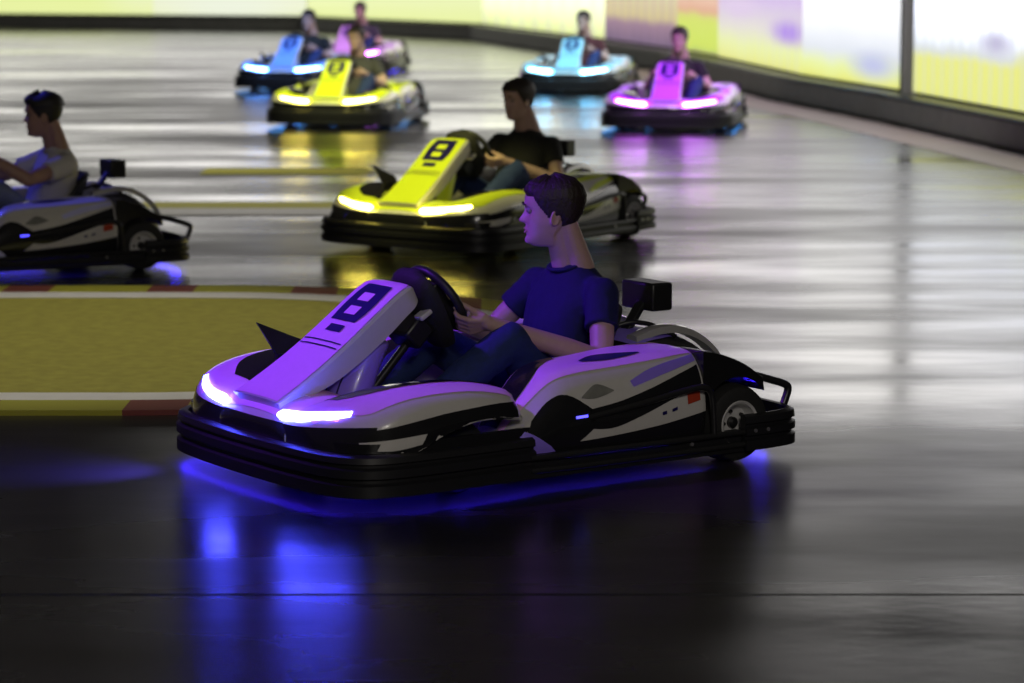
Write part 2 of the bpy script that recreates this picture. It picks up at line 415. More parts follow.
lit_panel(wp(4), wp(5), .31, TOPZ, panel_mat('tan_panel', [(0, (.16, .09, .20)), (.07, (.36, .20, .30)), (.10, (.75, .62, .30)), (.16, (.80, .68, .40)), (.5, WHITE), (1, WHITE)], stripes=(9, (.35, .22, .40)), strength=.9), 'tan and purple striped lit panel above the far purple kart')
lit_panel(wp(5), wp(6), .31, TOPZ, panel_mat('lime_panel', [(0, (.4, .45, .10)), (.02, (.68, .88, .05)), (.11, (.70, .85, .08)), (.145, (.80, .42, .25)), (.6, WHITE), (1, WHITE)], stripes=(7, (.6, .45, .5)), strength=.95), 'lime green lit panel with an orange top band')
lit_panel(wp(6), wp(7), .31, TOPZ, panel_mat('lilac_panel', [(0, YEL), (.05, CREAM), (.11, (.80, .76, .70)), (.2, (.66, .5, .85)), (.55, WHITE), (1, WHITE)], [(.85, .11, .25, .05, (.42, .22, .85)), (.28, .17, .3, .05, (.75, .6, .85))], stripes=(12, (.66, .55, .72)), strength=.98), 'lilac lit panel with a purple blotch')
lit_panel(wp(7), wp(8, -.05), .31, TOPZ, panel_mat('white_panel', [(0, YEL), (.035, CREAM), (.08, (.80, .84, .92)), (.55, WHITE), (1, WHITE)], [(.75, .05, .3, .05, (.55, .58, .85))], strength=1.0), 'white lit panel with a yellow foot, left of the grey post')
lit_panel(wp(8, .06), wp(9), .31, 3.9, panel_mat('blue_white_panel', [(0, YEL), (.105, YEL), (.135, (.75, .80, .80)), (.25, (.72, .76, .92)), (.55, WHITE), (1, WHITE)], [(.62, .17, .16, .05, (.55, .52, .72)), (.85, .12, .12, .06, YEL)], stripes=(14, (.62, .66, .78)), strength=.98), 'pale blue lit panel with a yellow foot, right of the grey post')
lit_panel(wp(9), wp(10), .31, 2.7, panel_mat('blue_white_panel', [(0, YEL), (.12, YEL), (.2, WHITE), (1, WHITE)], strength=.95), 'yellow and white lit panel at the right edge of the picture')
pt = tag(empty('grey_post', (*wp(8, 0, .315), 0)), 'square grey post standing between two lit panels on the right', 'post')
pm = MB(); pm.box((0, 0, 2.4), (.17, .17, 4.8)); obj('post_shaft', pm, M['post'], pt, bevel=.015)
pm = MB(); pm.box((0, 0, .03), (.19, .175, .06)); obj('post_foot', pm, M['post'], pt, bevel=.01)

# ------------------------------------------------------------------ green island with white edge line and painted kerb
def turf_mat():
    m = mat('olive_turf', (.34, .31, .05), .95, var=.3, scale=14, bump=.3)
    return m
def kerb_mat(step, frac=.68):
    m, nt, b = nodes('red_and_yellow_kerb_paint'); L = nt.links.new; N = nt.nodes.new
    tc = N('ShaderNodeTexCoord'); sp = N('ShaderNodeSeparateXYZ'); L(tc.outputs['Object'], sp.inputs[0])
    ml = N('ShaderNodeMath'); ml.operation = 'MULTIPLY_ADD'; L(sp.outputs['X'], ml.inputs[0]); ml.inputs[1].default_value = 1/step; ml.inputs[2].default_value = 40.152
    sy_ = N('ShaderNodeMath'); sy_.operation = 'LESS_THAN'; L(sp.outputs['Y'], sy_.inputs[0]); sy_.inputs[1].default_value = 0
    sh = N('ShaderNodeMath'); sh.operation = 'MULTIPLY_ADD'; L(sy_.outputs[0], sh.inputs[0]); sh.inputs[1].default_value = .481; L(ml.outputs[0], sh.inputs[2])
    fr = N('ShaderNodeMath'); fr.operation = 'FRACT'; L(sh.outputs[0], fr.inputs[0])
    gt = N('ShaderNodeMath'); gt.operation = 'LESS_THAN'; L(fr.outputs[0], gt.inputs[0]); gt.inputs[1].default_value = frac
    mx = N('ShaderNodeMix'); mx.data_type = 'RGBA'; L(gt.outputs[0], mx.inputs[0])
    mx.inputs[6].default_value = (.20, .045, .03, 1); mx.inputs[7].default_value = (.42, .40, .03, 1)
    L(mx.outputs[2], b.inputs['Base Color']); b.inputs['Roughness'].default_value = .7
    return m
M['turf'] = turf_mat(); M['white_paint'] = mat('white_line_paint', (.78, .76, .74), .6, var=.1, scale=8)
M['kerb'] = kerb_mat(.79)
def island(name, label, x0, x1, y0, y1, w_line, w_kerb, z=.012):
    """long island lying along x: straight sides, half-round right end"""
    cy = (y0+y1)/2
    t = tag(empty(name, (x1, cy, 0)), label, 'traffic island')
    def outline(o):
        r = (y1-y0)/2 + o
        pts = [(x0-x1, -r)] + [(r*math.sin(a), -r*math.cos(a)) for a in [PI*k/40 for k in range(41)]] + [(x0-x1, r)]
        return pts
    def slab(poly, h):
        mb = MB(); mb.prism([(a, b) for a, b in poly], 0, h, 'z'); return mb
    def band(o0, o1, h):
        a = outline(o0); b = outline(o1); mb = MB(); n = len(a)
        vs = [(*p, h) for p in a] + [(*p, h) for p in b] + [(*p, 0) for p in a] + [(*p, 0) for p in b]
        fs = []
        for i in range(n-1):
            fs += [(i, i+1, n+i+1, n+i), (n+i, n+i+1, 3*n+i+1, 3*n+i), (i+1, i, 2*n+i, 2*n+i+1)]
        mb.add(vs, fs); return mb
    obj('turf', slab(outline(0), z), M['turf'], t, smooth=0)
    obj('white_edge_line', band(0, w_line, z+.004), M['white_paint'], t, smooth=0)
    obj('kerb', band(w_line, w_line+w_kerb, z+.01), M['kerb'], t, smooth=0)
    return t
island('track_island', 'olive green island edged in white with a red and yellow kerb, behind the purple kart', -9, -1.62, 11.62, 14.83, .23, .26)
def painted_line(label, x0, x1, y0, y1, m, extra=None):
    t = tag(empty('painted_line', ((x0+x1)/2, y0, 0)), label, 'painted line'); w = (x1-x0)/2
    mb = MB(); mb.prism([(-w, 0), (w, 0), (w+.08, (y1-y0)/2), (w, y1-y0), (-w, y1-y0)], 0, .006, 'z'); obj('stripe', mb, M[m], t, smooth=0)
    if extra:
        mb = MB(); mb.prism([(-w, y1-y0+.02), (w-.1, y1-y0+.02), (w-.1, y1-y0+.02+extra), (-w, y1-y0+.02+extra)], 0, .006, 'z'); obj('kerb_stripe', mb, M['yellow_paint'], t, smooth=0)
M['yellow_paint'] = mat('yellow_line_paint', (.55, .52, .05), .6, var=.15, scale=8)
painted_line('white painted line with yellow beside it, on the floor behind the blue-lit kart', -7, -1.15, 19.55, 20.05, 'white_paint', .45)
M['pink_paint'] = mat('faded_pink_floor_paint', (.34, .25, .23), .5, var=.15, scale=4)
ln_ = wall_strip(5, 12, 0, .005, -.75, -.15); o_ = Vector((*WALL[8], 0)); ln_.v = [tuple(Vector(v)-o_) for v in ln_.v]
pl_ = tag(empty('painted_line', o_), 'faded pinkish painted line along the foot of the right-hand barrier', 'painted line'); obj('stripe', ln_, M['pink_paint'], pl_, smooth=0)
painted_line('short yellow painted line on the floor in front of the far lime yellow kart', -2.6, -1.25, 23.1, 23.7, 'yellow_paint')

# ------------------------------------------------------------------ the go-kart
def kart_prototype():
    root = empty('go_kart')
    P = []
    def part(name, mb, m, parent=None, **k):
        o = obj(name, mb, M[m] if isinstance(m, str) else m, parent or root, **k); return o
    both = (1, -1)
    def sided(mb, s): return mb if s > 0 else mb.mirror()
    # floor tray and tubes
    mb = MB(); mb.prism([(-.88, .045), (.98, .045), (1.03, .075), (-.88, .075)], -.34, .34)
    part('floor_pan', mb, 'black', bevel=.006)
    for s in both:
        mb = MB(); mb.tube(cr([(-.86, .30*s, .085), (-.3, .34*s, .085), (.4, .30*s, .085), (.8, .25*s, .085)], 5), .016); part('frame_rail', mb, 'tube')
    mb = MB(); mb.tube([(-.592, -.56, .145), (-.592, .56, .145)], .02); part('rear_axle', mb, 'alu')
    mb = MB(); mb.tube([(.592, -.48, .13), (.592, .48, .13)], .014); part('front_axle', mb, 'tube')
    # wheels
    def wheel(c, w, r, s, steer):
        rot = Matrix.Rotation(steer, 3, 'Z'); ax = rot @ Vector((0, s, 0))
        hw = w/2
        mb = MB(); mb.lathe([(r*.56, -hw), (r*.80, -hw*1.03), (r*.93, -hw*.92), (r*.985, -hw*.65), (r, -hw*.2), (r, hw*.2), (r*.985, hw*.65), (r*.93, hw*.92), (r*.80, hw*1.03), (r*.56, hw), (r*.52, 0)], c, ax, 44)
        t = part('wheel', mb, 'rubber')
        mb = MB(); mb.lathe([(r*.60, hw*1.0), (r*.58, hw*1.06), (r*.52, hw*1.0), (r*.48, hw*.62), (r*.44, hw*.5), (r*.15, hw*.42), (r*.15, hw*.3), (r*.5, hw*.3)], c, ax, 44)
        rm = part('rim', mb, 'rim', t)
        mb = MB(); mb.lathe([(.001, hw*.70), (r*.09, hw*.68), (r*.14, hw*.58), (r*.14, hw*.3), (.001, hw*.3)], c, ax, 20)
        for k in range(5):
            a = 2*PI*k/5; u = rot @ Vector((math.cos(a), 0, math.sin(a))); cc = Vector(c) + ax*hw*.5
            mb.lathe([(.001, .012), (.006, .012), (.007, 0), (.001, 0)], cc+u*r*.32, ax, 8)
        part('hub', mb, 'black', t)
    for s in both:
        wheel((-.592, .575*s, .145), .17, .145, s, 0)
        wheel((.592, .515*s, .13), .125, .13, s, R(6))
    # bumpers: ribbed bands following a plan outline
    def band(path, prof, name, m, **k):
        path = cr(path, 6); n = len(path); rings = []
        for i, (x, y) in enumerate(path):
            a = Vector(path[max(i-1, 0)]); b = Vector(path[min(i+1, n-1)]); t = (b-a).normalized(); nn = Vector((t.y, -t.x))
            rings.append([Vector((x+nn.x*o, y+nn.y*o, z)) for o, z in prof])
        mb = MB(); mb.rings(rings); return part(name, mb, m, **k)
    half = [(.34, .655), (.58, .665), (.80, .668), (.95, .655), (1.035, .605), (1.085, .50), (1.108, .28)]
    fpath = [(x, -y) for x, y in half] + [(1.115, 0)] + [(x, y) for x, y in reversed(half)]
    prof = [(-.02, .072), (.008, .070), (.014, .044), (.024, .046), (.024, .086), (.008, .094), (.008, .104), (.024, .112), (.024, .140), (.008, .148), (.008, .156), (.02, .162), (.016, .182), (.0, .190), (-.02, .188)]
    fb = band(fpath, prof, 'front_bumper', 'bump_rubber', smooth=35)
    half = [(-.60, .672), (-.72, .672), (-.83, .65), (-.885, .58), (-.905, .42), (-.91, .2)]
    rpath = [(x, y) for x, y in half] + [(-.912, 0)] + [(x, -y) for x, y in reversed(half)]
    rprof = [(-.018, .07), (.008, .068), (.013, .046), (.022, .048), (.022, .084), (.008, .090), (.008, .098), (.022, .104), (.022, .128), (.008, .134), (.008, .142), (.02, .148), (.016, .172), (0, .18), (-.018, .178)]
    rb = band(rpath, rprof, 'rear_bumper', 'bump_rubber', smooth=35)
    for s in both:
        mb = MB(); mb.lathe([(.001, .006), (.007, .006), (.009, 0), (.001, 0)], (-.64, .692*s, .12), (0, s, 0), 10); mb.lathe([(.001, .006), (.007, .006), (.009, 0), (.001, 0)], (-.70, .692*s, .12), (0, s, 0), 10)
        part('bumper_bolt', mb, 'alu', rb)
    # side bumpers with two bright-edged rails
    for s in both:
        mb = MB(); mb.prism([(-.60, .068), (.36, .068), (.36, .128), (-.60, .122)], .628*s, .665*s)
        sb = part('side_bumper', mb, 'bump_rubber', bevel=.006)
        mb = MB(); mb.prism([(-.60, .044), (.37, .044), (.37, .07), (-.60, .07)], .666*s, .674*s); part('lower_lip', mb, 'bump_rubber', sb)
        for z in (.070, .116):
            mb = MB(); mb.tube([(-.62, .672*s, z), (-.2, .678*s, z), (.2, .678*s, z+.001), (.36, .672*s, z+.002)], .0115, 10)
            part('rail', mb, 'tube', sb)
        mb = MB(); mb.lathe([(.001, .006), (.007, .006), (.009, 0), (.001, 0)], (-.36, .668*s, .094), (0, s, 0), 10); part('bolt', mb, 'alu', sb)
        # tube hoop guarding the pod side
        mb = MB(); mb.tube(cr([(.10, .655*s, .235), (-.1, .668*s, .262), (-.34, .676*s, .298), (-.405, .68*s, .300), (-.44, .68*s, .275), (-.455, .676*s, .2), (-.462, .672*s, .12)], 5), .0125)
        part('side_hoop', mb, 'tube')
        # rear hoop
        mb = MB(); mb.tube(cr([(-.66, .47*s, .305), (-.76, .50*s, .296), (-.86, .515*s, .268), (-.925, .52*s, .246), (-.942, .52*s, .228), (-.93, .52*s, .19), (-.905, .52*s, .14)], 5), .015)
        part('rear_hoop', mb, 'tube')
    # side pods
    def pod_ring(x, zt, yo, yi, zb, fl):
        return [(x, yi, zb), (x, (yi+yo)/2, zb), (x, yo-.02, zb), (x, yo, zb+.02), (x, yo+.006, zb+(zt-zb)*.35), (x, yo-.012, zb+(zt-zb)*.68), (x, yo-.05, zt-.035), (x, yo-.085, zt-.008), (x, (yi+yo)/2, zt), (x, yi+.03, zt+fl*.2-.004), (x, yi, zt-.03)]
    pod = loft([pod_ring(.425, .165, .60, .42, .115, 0), pod_ring(.40, .215, .635, .40, .11, 0), pod_ring(.32, .295, .645, .385, .11, .005), pod_ring(.225, .375, .65, .37, .11, .012),
                pod_ring(.13, .402, .655, .36, .11, .02), pod_ring(-.05, .412, .66, .35, .11, .03), pod_ring(-.25, .422, .66, .34, .11, .03), pod_ring(-.40, .424, .655, .34, .11, .02), pod_ring(-.435, .420, .648, .34, .12, .015)], 5, 3)
    for s in both:
        pm_ = sided(pod, s)
        p = part('side_pod', pm_, 'shell', smooth=50)
        S = lambda pts: pts
        D = (0, -s, 0)
        def side(name, lo, hi, m, **k): return decal(name, lo, hi, p.data, D, (0, 2), M[m], p, **k)
        # top edge tinted for purple light, with the sloped front
        decal('top_panel', [(.405, .56*s), (.2, .585*s), (0, .592*s), (-.25, .592*s), (-.43, .575*s)], [(.405, .535*s), (.25, .515*s), (.15, .45*s), (0, .38*s), (-.25, .35*s), (-.43, .35*s)], p.data, (0, 0, -1), (0, 1), M['top_purple'], p, nx=36)
        decal('inner_front_shade', [(.405, .53*s), (.25, .51*s), (.15, .445*s), (.06, .395*s)], [(.405, .42*s), (.25, .39*s), (.15, .375*s), (.06, .37*s)], p.data, (0, 0, -1), (0, 1), M['gloss'], p, nx=20)  # black decal painting the shadowed inner front of the pod
        side('front_foot', [(.43, .125), (.36, .125), (.24, .13)], [(.42, .165), (.36, .205), (.26, .150)], 'violet', off=.006)
        side('air_intake', [(.22, .215), (.12, .20), (.0, .19), (-.12, .218), (-.26, .262), (-.42, .31)], [(.20, .245), (.1, .262), (-.05, .283), (-.2, .318), (-.3, .345), (-.42, .375)], 'gloss', nx=30)
        side('lower_stripe', [(.34, .118), (.1, .118), (-.2, .12), (-.43, .122)], [(.26, .16), (.1, .156), (-.2, .178), (-.43, .21)], 'gloss', nx=26)
        side('front_recess', [(.375, .165), (.25, .135), (.15, .15), (.06, .21)], [(.325, .238), (.245, .305), (.17, .318), (.06, .25)], 'gloss')
        side('side_graphic', [(.12, .305), (.06, .30), (-.02, .318)], [(.12, .309), (.05, .345), (-.02, .322)], 'grey_mark', off=.004)
        side('swoosh', [(-.11, .325), (-.2, .345), (-.3, .365), (-.42, .388)], [(-.10, .345), (-.19, .375), (-.3, .395), (-.42, .408)], 'violet', off=.004)
        side('red_mark', [(-.345, .242), (-.375, .247), (-.405, .253)], [(-.345, .277), (-.375, .283), (-.405, .283)], 'red_mark', off=.004)
        side('blue_mark', [(-.225, .214), (-.245, .217)], [(-.225, .226), (-.245, .229)], 'navy', off=.004)
        side('blue_mark', [(-.27, .222), (-.295, .227)], [(-.27, .232), (-.295, .239)], 'navy', off=.004)
        side('marker_light', [(.155, .236), (.105, .238)], [(.155, .245), (.105, .247)], 'led_blue', off=.006)
        decal('top_graphic', [(.03, .52*s), (-.05, .545*s), (-.13, .545*s), (-.23, .525*s)], [(.03, .50*s), (-.05, .46*s), (-.13, .47*s), (-.23, .51*s)], p.data, (0, 0, -1), (0, 1), M['navy'], p, off=.006)
        # rear fender over the wheel
        arch = [(-.592 + .172*math.cos(a), .145 + .172*math.sin(a)) for a in [R(14) + R(140-14)*k/14 for k in range(15)]]
        top = [(-.432, .425), (-.50, .412), (-.58, .385), (-.65, .35), (-.715, .305)]
        poly = list(reversed(arch)) + [(-.432, .2)] + [top[0]] + cr(top, 3)[1:]
        mb = MB(); mb.prism(poly, .40*s, .642*s)
        f = part('rear_fender', mb, 'gloss', bevel=.016, seg=3)
        decal('fender_flash', [(-.44, .625*s), (-.52, .62*s), (-.6, .61*s), (-.68, .60*s)], [(-.44, .50*s), (-.52, .53*s), (-.6, .56*s), (-.68, .59*s)], f.data, (0, 0, -1), (0, 1), M['silver'], f, nx=16)
    # rear cover with an arched silver ridge
    rc = loft([[(x, -w, .10), (x, -w*.5, .10), (x, w*.5, .10), (x, w, .10), (x, w, zt-.05), (x, w*.8, zt), (x, w*.4, zt+hh), (x, -w*.4, zt+hh), (x, -w*.8, zt), (x, -w, zt-.05)]
               for x, w, zt, hh in [(-.40, .33, .385, .01), (-.48, .34, .41, .02), (-.60, .34, .405, .03), (-.72, .33, .365, .03), (-.82, .30, .28, .03), (-.87, .26, .19, .02)]], 4, 3)
    r_ = part('rear_cover', rc, 'black', smooth=50)
    decal('deck_top', [(-.42, -.27), (-.55, -.27), (-.68, -.22)], [(-.42, .26), (-.55, .25), (-.68, .2)], r_.data, (0, 0, -1), (0, 1), M['violet'], r_, nx=14, ny=12)  # violet decal painting purple light on the rear deck
    for s in both:
        mb = MB(); n = 14; rings = []
        for (x, y, z) in cr([(-.44, .20*s, .435), (-.55, .20*s, .462), (-.66, .20*s, .457), (-.76, .20*s, .415), (-.83, .21*s, .35), (-.87, .22*s, .27)], 5):
            rings.append([Vector((x, y-.035, z-.03)), Vector((x, y-.03, z-.004)), Vector((x, y-.015, z)), Vector((x, y+.015, z)), Vector((x, y+.03, z-.004)), Vector((x, y+.035, z-.03))])
        mb.rings(rings); part('ridge', mb, 'silver', r_, smooth=50)
    mb = MB(); mb.tube(cr([(-.44, .05, .44), (-.52, .09, .465), (-.58, .16, .455), (-.62, .24, .42)], 5), .009); part('cable', mb, 'black', r_)
    # seat
    def seat_ring(x, z, w, dx, dz, t):   # cross section of the bucket shell
        k = []
        for a in range(9):
            q = -1 + a/4; k.append((q*w, (abs(q)**2.6)))
        o = [(x + dx*h, y, z + dz*h) for y, h in k]; i_ = [(x + dx*(h) + (.0 if dx else 0) - t[0], y*1.06, z + dz*h - t[1]) for y, h in reversed(k)]
        return o + i_
    secs = [seat_ring(.16, .145, .165, 0, .05, (0, .02)), seat_ring(.05, .115, .18, -.01, .10, (0, .02)), seat_ring(-.12, .105, .19, -.0, .17, (.005, .02)), seat_ring(-.26, .14, .20, .06, .16, (.015, .018)),
            seat_ring(-.36, .26, .205, .12, .06, (.022, .01)), seat_ring(-.41, .40, .20, .11, .02, (.022, .006)), seat_ring(-.45, .50, .18, .08, .0, (.022, .004)), seat_ring(-.465, .545, .14, .05, -.02, (.02, .004))]
    m_ = loft(secs, 4, 1); part('seat', m_, 'seat', smooth=60)
    # head-high light box on a raked strut behind the seat
    st = MB(); rot = Matrix.Rotation(R(-52), 3, 'Y')
    a = Vector((-.455, .07, .36)); b = Vector((-.62, .05, .555)); d = b-a
    q = d.to_track_quat('X', 'Z').to_matrix(); st.box((a+b)/2, (d.length, .045, .022), q)
    part('strut', st, 'black', bevel=.004)
    mb = MB(); mb.box((-.642, .03, .557), (.10, .20, .108))
    lb = part('light_box', mb, 'black', bevel=.01)
    mb = MB(); mb.box((-.694, .03, .557), (.006, .15, .06)); part('rear_lens', mb, 'gloss', lb)
    # nose: front fenders, centre nose, steep front panel
    def fr(x, zt, yi, yo, zb, zi):
        return [(x, yi, zb), (x, yi-.005, zi), (x, yi+.03, zt-.03), (x, (yi+yo)/2-.04, zt-.004), (x, (yi+yo)/2+.04, zt), (x, yo-.05, zt-.018), (x, yo-.012, zt-.055), (x, yo, zt-.09), (x, yo+.004, zb+.01), (x, yo-.03, zb)]
    ff = loft([fr(1.085, .262, .14, .42, .17, .20), fr(1.06, .290, .15, .49, .165, .20), fr(1.0, .322, .18, .575, .165, .22), fr(.92, .350, .23, .63, .17, .24), fr(.82, .376, .27, .648, .185, .26),
               fr(.70, .388, .30, .652, .235, .28), fr(.58, .386, .32, .652, .262, .285), fr(.48, .372, .35, .648, .262, .28), fr(.40, .352, .38, .64, .25, .27), fr(.365, .335, .40, .625, .25, .27)], 4, 3)
    for s in both:
        f = part('front_fender', sided(ff, s), 'shell', smooth=50)
        D = (0, -s, 0)
        decal('top_panel', [(1.07, .40*s), (.98, .545*s), (.9, .588*s), (.7, .606*s), (.5, .602*s), (.385, .592*s)], [(1.07, .17*s), (.98, .22*s), (.9, .265*s), (.7, .335*s), (.5, .38*s), (.385, .43*s)], f.data, (0, 0, -1), (0, 1), M['top_purple'], f, nx=36, ny=8)
        decal('hollow_shade', [(.955, .36*s), (.88, .45*s), (.76, .495*s), (.60, .515*s), (.45, .515*s), (.385, .505*s)], [(.94, .22*s), (.88, .262*s), (.76, .30*s), (.60, .335*s), (.45, .375*s), (.385, .41*s)], f.data, (0, 0, -1), (0, 1), M['gloss'], f, off=.006, nx=30)  # black decal painting the shade inside the fender's hollow
        decal('lower_side', [(1.06, .17), (.95, .17), (.85, .178), (.75, .215), (.66, .25), (.5, .266), (.385, .262)], [(1.06, .25), (.95, .268), (.85, .285), (.75, .30), (.66, .310), (.5, .318), (.385, .312)], f.data, D, (0, 2), M['gloss'], f, nx=40)
        decal('lower_front', [(.16*s, .175), (.35*s, .175), (.54*s, .175), (.61*s, .175)], [(.16*s, .246), (.35*s, .256), (.54*s, .272), (.61*s, .276)], f.data, (-1, 0, 0), (1, 2), M['gloss'], f, nx=24)
        decal('side_graphic', [(1.0, .20), (.9, .198), (.80, .212)], [(1.0, .225), (.9, .236), (.78, .246)], f.data, D, (0, 2), M['shell'], f, off=.006)
        0 and decal('wheel_arch_trim', [(.80, .19), (.7, .236), (.58, .262), (.45, .262), (.38, .25)], [(.80, .21), (.70, .255), (.58, .281), (.45, .281), (.37, .272)], f.data, D, (0, 2), M['black'], f, nx=20)
        # headlight bar along the front edge
        hp = cr([(1.085, .19*s, .279), (1.072, .32*s, .286), (1.03, .44*s, .298), (.985, .515*s, .306)], 6)
        mb = MB(); rings = []
        for i, (x, y, z) in enumerate(hp):
            k = .018 if 0 < i < len(hp)-1 else .010
            rings.append([Vector((x+.008, y, z-k)), Vector((x+.016, y+.004*s, z-k*.4)), Vector((x+.012, y+.003*s, z+k*.7)), Vector((x-.006, y, z+k)), Vector((x-.02, y, z))])
        mb.rings(rings); part('headlight', mb, 'hl_blue', f, smooth=50)
        # black fin rising inside the fender
        a = [(.66, .40), (.80, .40), (.862, .522), (.67, .44)]
        mb = MB(); mb.add([(x, (.315 + (z-.4)*.35)*s, z) for x, z in a] + [(x, (.332 + (z-.4)*.28)*s, z) for x, z in a], [(0, 1, 2, 3), (7, 6, 5, 4), (0, 4, 5, 1), (1, 5, 6, 2), (2, 6, 7, 3), (3, 7, 4, 0)])
        mb.prism([(.67, .405), (.80, .405), (.82, .33), (.67, .33)], .31*s, .332*s)
        (part('fin', mb, 'black', f, smooth=0) if s < 0 else None)
    # centre nose: dark lower apron between the fenders
    nc = loft([[(x, -w, zb), (x, 0, zb), (x, w, zb), (x, w+.01, zt-.02), (x, w*.6, zt), (x, 0, zt+.006), (x, -w*.6, zt), (x, -w-.01, zt-.02)] for x, w, zb, zt in
               [(1.095, .20, .17, .235), (1.07, .235, .16, .272), (1.02, .26, .15, .305), (.93, .27, .14, .320), (.84, .26, .13, .318), (.74, .22, .12, .28)]], 4, 3)
    n_ = part('nose', nc, 'shell', smooth=50)
    decal('nose_top', [(1.075, -.235), (1.0, -.25), (.9, -.26), (.8, -.25)], [(1.075, .235), (1.0, .25), (.9, .26), (.8, .25)], n_.data, (0, 0, -1), (0, 1), M['top_purple'], n_, nx=12, ny=14)
    decal('lower_front', [(-.23, .165), (0, .165), (.23, .165)], [(-.23, .25), (0, .25), (.23, .25)], n_.data, (-1, 0, 0), (1, 2), M['gloss'], n_, nx=20)
    mb = MB()
    for k in range(9): mb.ball((.985 - .012*(k % 3), -.17 + .017*k, .324), .0035, 8, 6)
    part('stud', mb, 'alu', n_)
    mb = MB()
    for k in range(6): mb.ball((.955, .125 + .011*k, .326), .0032, 8, 6)
    part('stud', mb, 'alu', n_)
    # front apron wall between the bumper and the nose
    band([(x-.035 if x > .9 else x, y*.955) for x, y in fpath], [(.0, .10), (.012, .10), (.012, .222), (0, .222)], 'apron', 'gloss', smooth=40)
    # steep front panel (leans back over the driver's feet)
    def np_(x, z, w, th, r):   # panel normal in x-z is (sin, cos) of 33 degrees
        sx, sz = .545, .839
        return [(x, w, z), (x, w*.5, z+.004), (x, -w*.5, z+.004), (x, -w, z), (x-sx*th*.12, -w-.006, z-sz*th*.12), (x-sx*th, -w*.92, z-sz*th), (x-sx*th, w*.92, z-sz*th), (x-sx*th*.12, w+.006, z-sz*th*.12)]
    secs = [np_(1.075, .312, .155, .03, 0), np_(1.0, .352, .150, .055, 0), np_(.88, .425, .142, .085, 0), np_(.76, .508, .138, .098, 0), np_(.65, .590, .136, .10, 0), np_(.575, .645, .135, .095, 0), np_(.525, .672, .132, .085, 0), np_(.492, .676, .115, .06, 0), np_(.478, .665, .08, .035, 0)]
    npm = loft(secs, 4, 1)
    np1 = part('front_panel', npm, 'shell', smooth=35)
    decal('panel_face', [(1.07, -.148), (.95, -.142), (.8, -.136), (.65, -.132), (.54, -.129), (.497, -.108)], [(1.07, .148), (.95, .142), (.8, .136), (.65, .132), (.54, .129), (.497, .108)], npm_mesh(np1), (0, 0, -1), (0, 1), M['top_purple'], np1, nx=40, ny=10)
    nd = MB()
    def face_decal(name, lo, hi, m, off=.007): return decal(name, lo, hi, np1.data, (0, 0, -1), (0, 1), M[m], np1, off=off, nx=10, ny=8)
    # dark figure on the panel with its two pale counters, then the small dark bar and thin lines under it
    face_decal('figure', [(.705, -.085), (.66, -.092), (.60, -.092), (.545, -.082)], [(.705, .075), (.66, .088), (.60, .088), (.545, .078)], 'navy')
    for x in (.662, .604):
        face_decal('counter', [(x+.018, -.036), (x-.016, -.036)], [(x+.018, .036), (x-.016, .036)], 'top_purple', .010)
    face_decal('dash_mark', [(.752, -.05), (.724, -.05)], [(.752, .045), (.724, .045)], 'navy')
    for x in (.795, .815):
        face_decal('thin_line', [(x, -.125), (x-.004, -.125)], [(x, .125), (x-.004, .125)], 'navy')
    # brace from the panel down to the floor, pale leg guard, column, wheel
    gd = loft([[(xc + dx*math.cos(q), w*math.sin(q), z) for q in [2*PI*k/16 for k in range(16)]] for xc, dx, w, z in [(.72, .10, .13, .16), (.715, .095, .13, .28), (.665, .09, .12, .40), (.615, .075, .10, .468), (.605, .04, .06, .476)]], 4, 1)
    g = part('leg_guard', gd, 'violet', smooth=50)  # violet base colour stands in for purple light on the guard
    for y in (-.04, .02, .07):
        decal('seam', [(y, .2), (y, .3), (y, .44)], [(y+.006, .2), (y+.006, .3), (y+.006, .44)], g.data, (-1, 0, 0), (1, 2), M['navy'], g)
    mb = MB(); mb.tube([(.66, 0, .22), (.40, 0, .49), (.33, 0, .555)], .015); part('steering_column', mb, 'tube')
    mb = MB(); mb.box((.43, 0, .50), (.10, .16, .09), Matrix.Rotation(R(45), 3, 'Y')); part('dash_support', mb, 'black', bevel=.012)
    # wheel plane: up direction (.52,0,.85), normal to the driver (-.85,0,.52)
    up = Vector((.52, 0, .854)); nr = Vector((-.854, 0, .52)); wc = Vector((.305, 0, .60)); ry = .138
    mb = MB(); pts = []
    for k in range(40):
        a = 2*PI*k/40; zz = math.sin(a); pts.append(wc + Vector((0, 1, 0))*ry*math.cos(a) + up*ry*(zz if zz > -.8 else -.8))
    mb.tube(pts, .0165, 12, True)
    sw = part('steering_wheel', mb, 'seat', smooth=60)
    mb = MB()
    q = Matrix((nr.cross(Vector((0, 1, 0))) * -1, Vector((0, 1, 0)), nr)).transposed()
    q = Matrix([[up.x, 0, nr.x], [0, 1, 0], [up.z, 0, nr.z]])
    mb.box(wc - nr*.012, (.19, .17, .035), q); mb.box(wc, (.03, .28, .014), q)
    part('wheel_boss', mb, 'black', sw, bevel=.012)
    mb = MB(); mb.box(wc + nr*.008 + up*.03, (.07, .10, .006), q); part('display', mb, 'screen', sw)
    # tall dash cowl in front of the wheel (curved back, dark)
    cw = []
    for t_, w, th in [(-.15, .06, .03), (-.10, .09, .045), (0, .12, .055), (.09, .125, .05), (.145, .10, .035), (.168, .06, .016)]:
        c = wc + up*t_ - nr*.055
        cw.append([tuple(c + Vector((0, w, 0)) - nr*th*.2), tuple(c + Vector((0, w*.6, 0)) - nr*th), tuple(c + Vector((0, -w*.6, 0)) - nr*th), tuple(c + Vector((0, -w, 0)) - nr*th*.2), tuple(c + Vector((0, -w*.8, 0)) + nr*.02), tuple(c + Vector((0, w*.8, 0)) + nr*.02)])
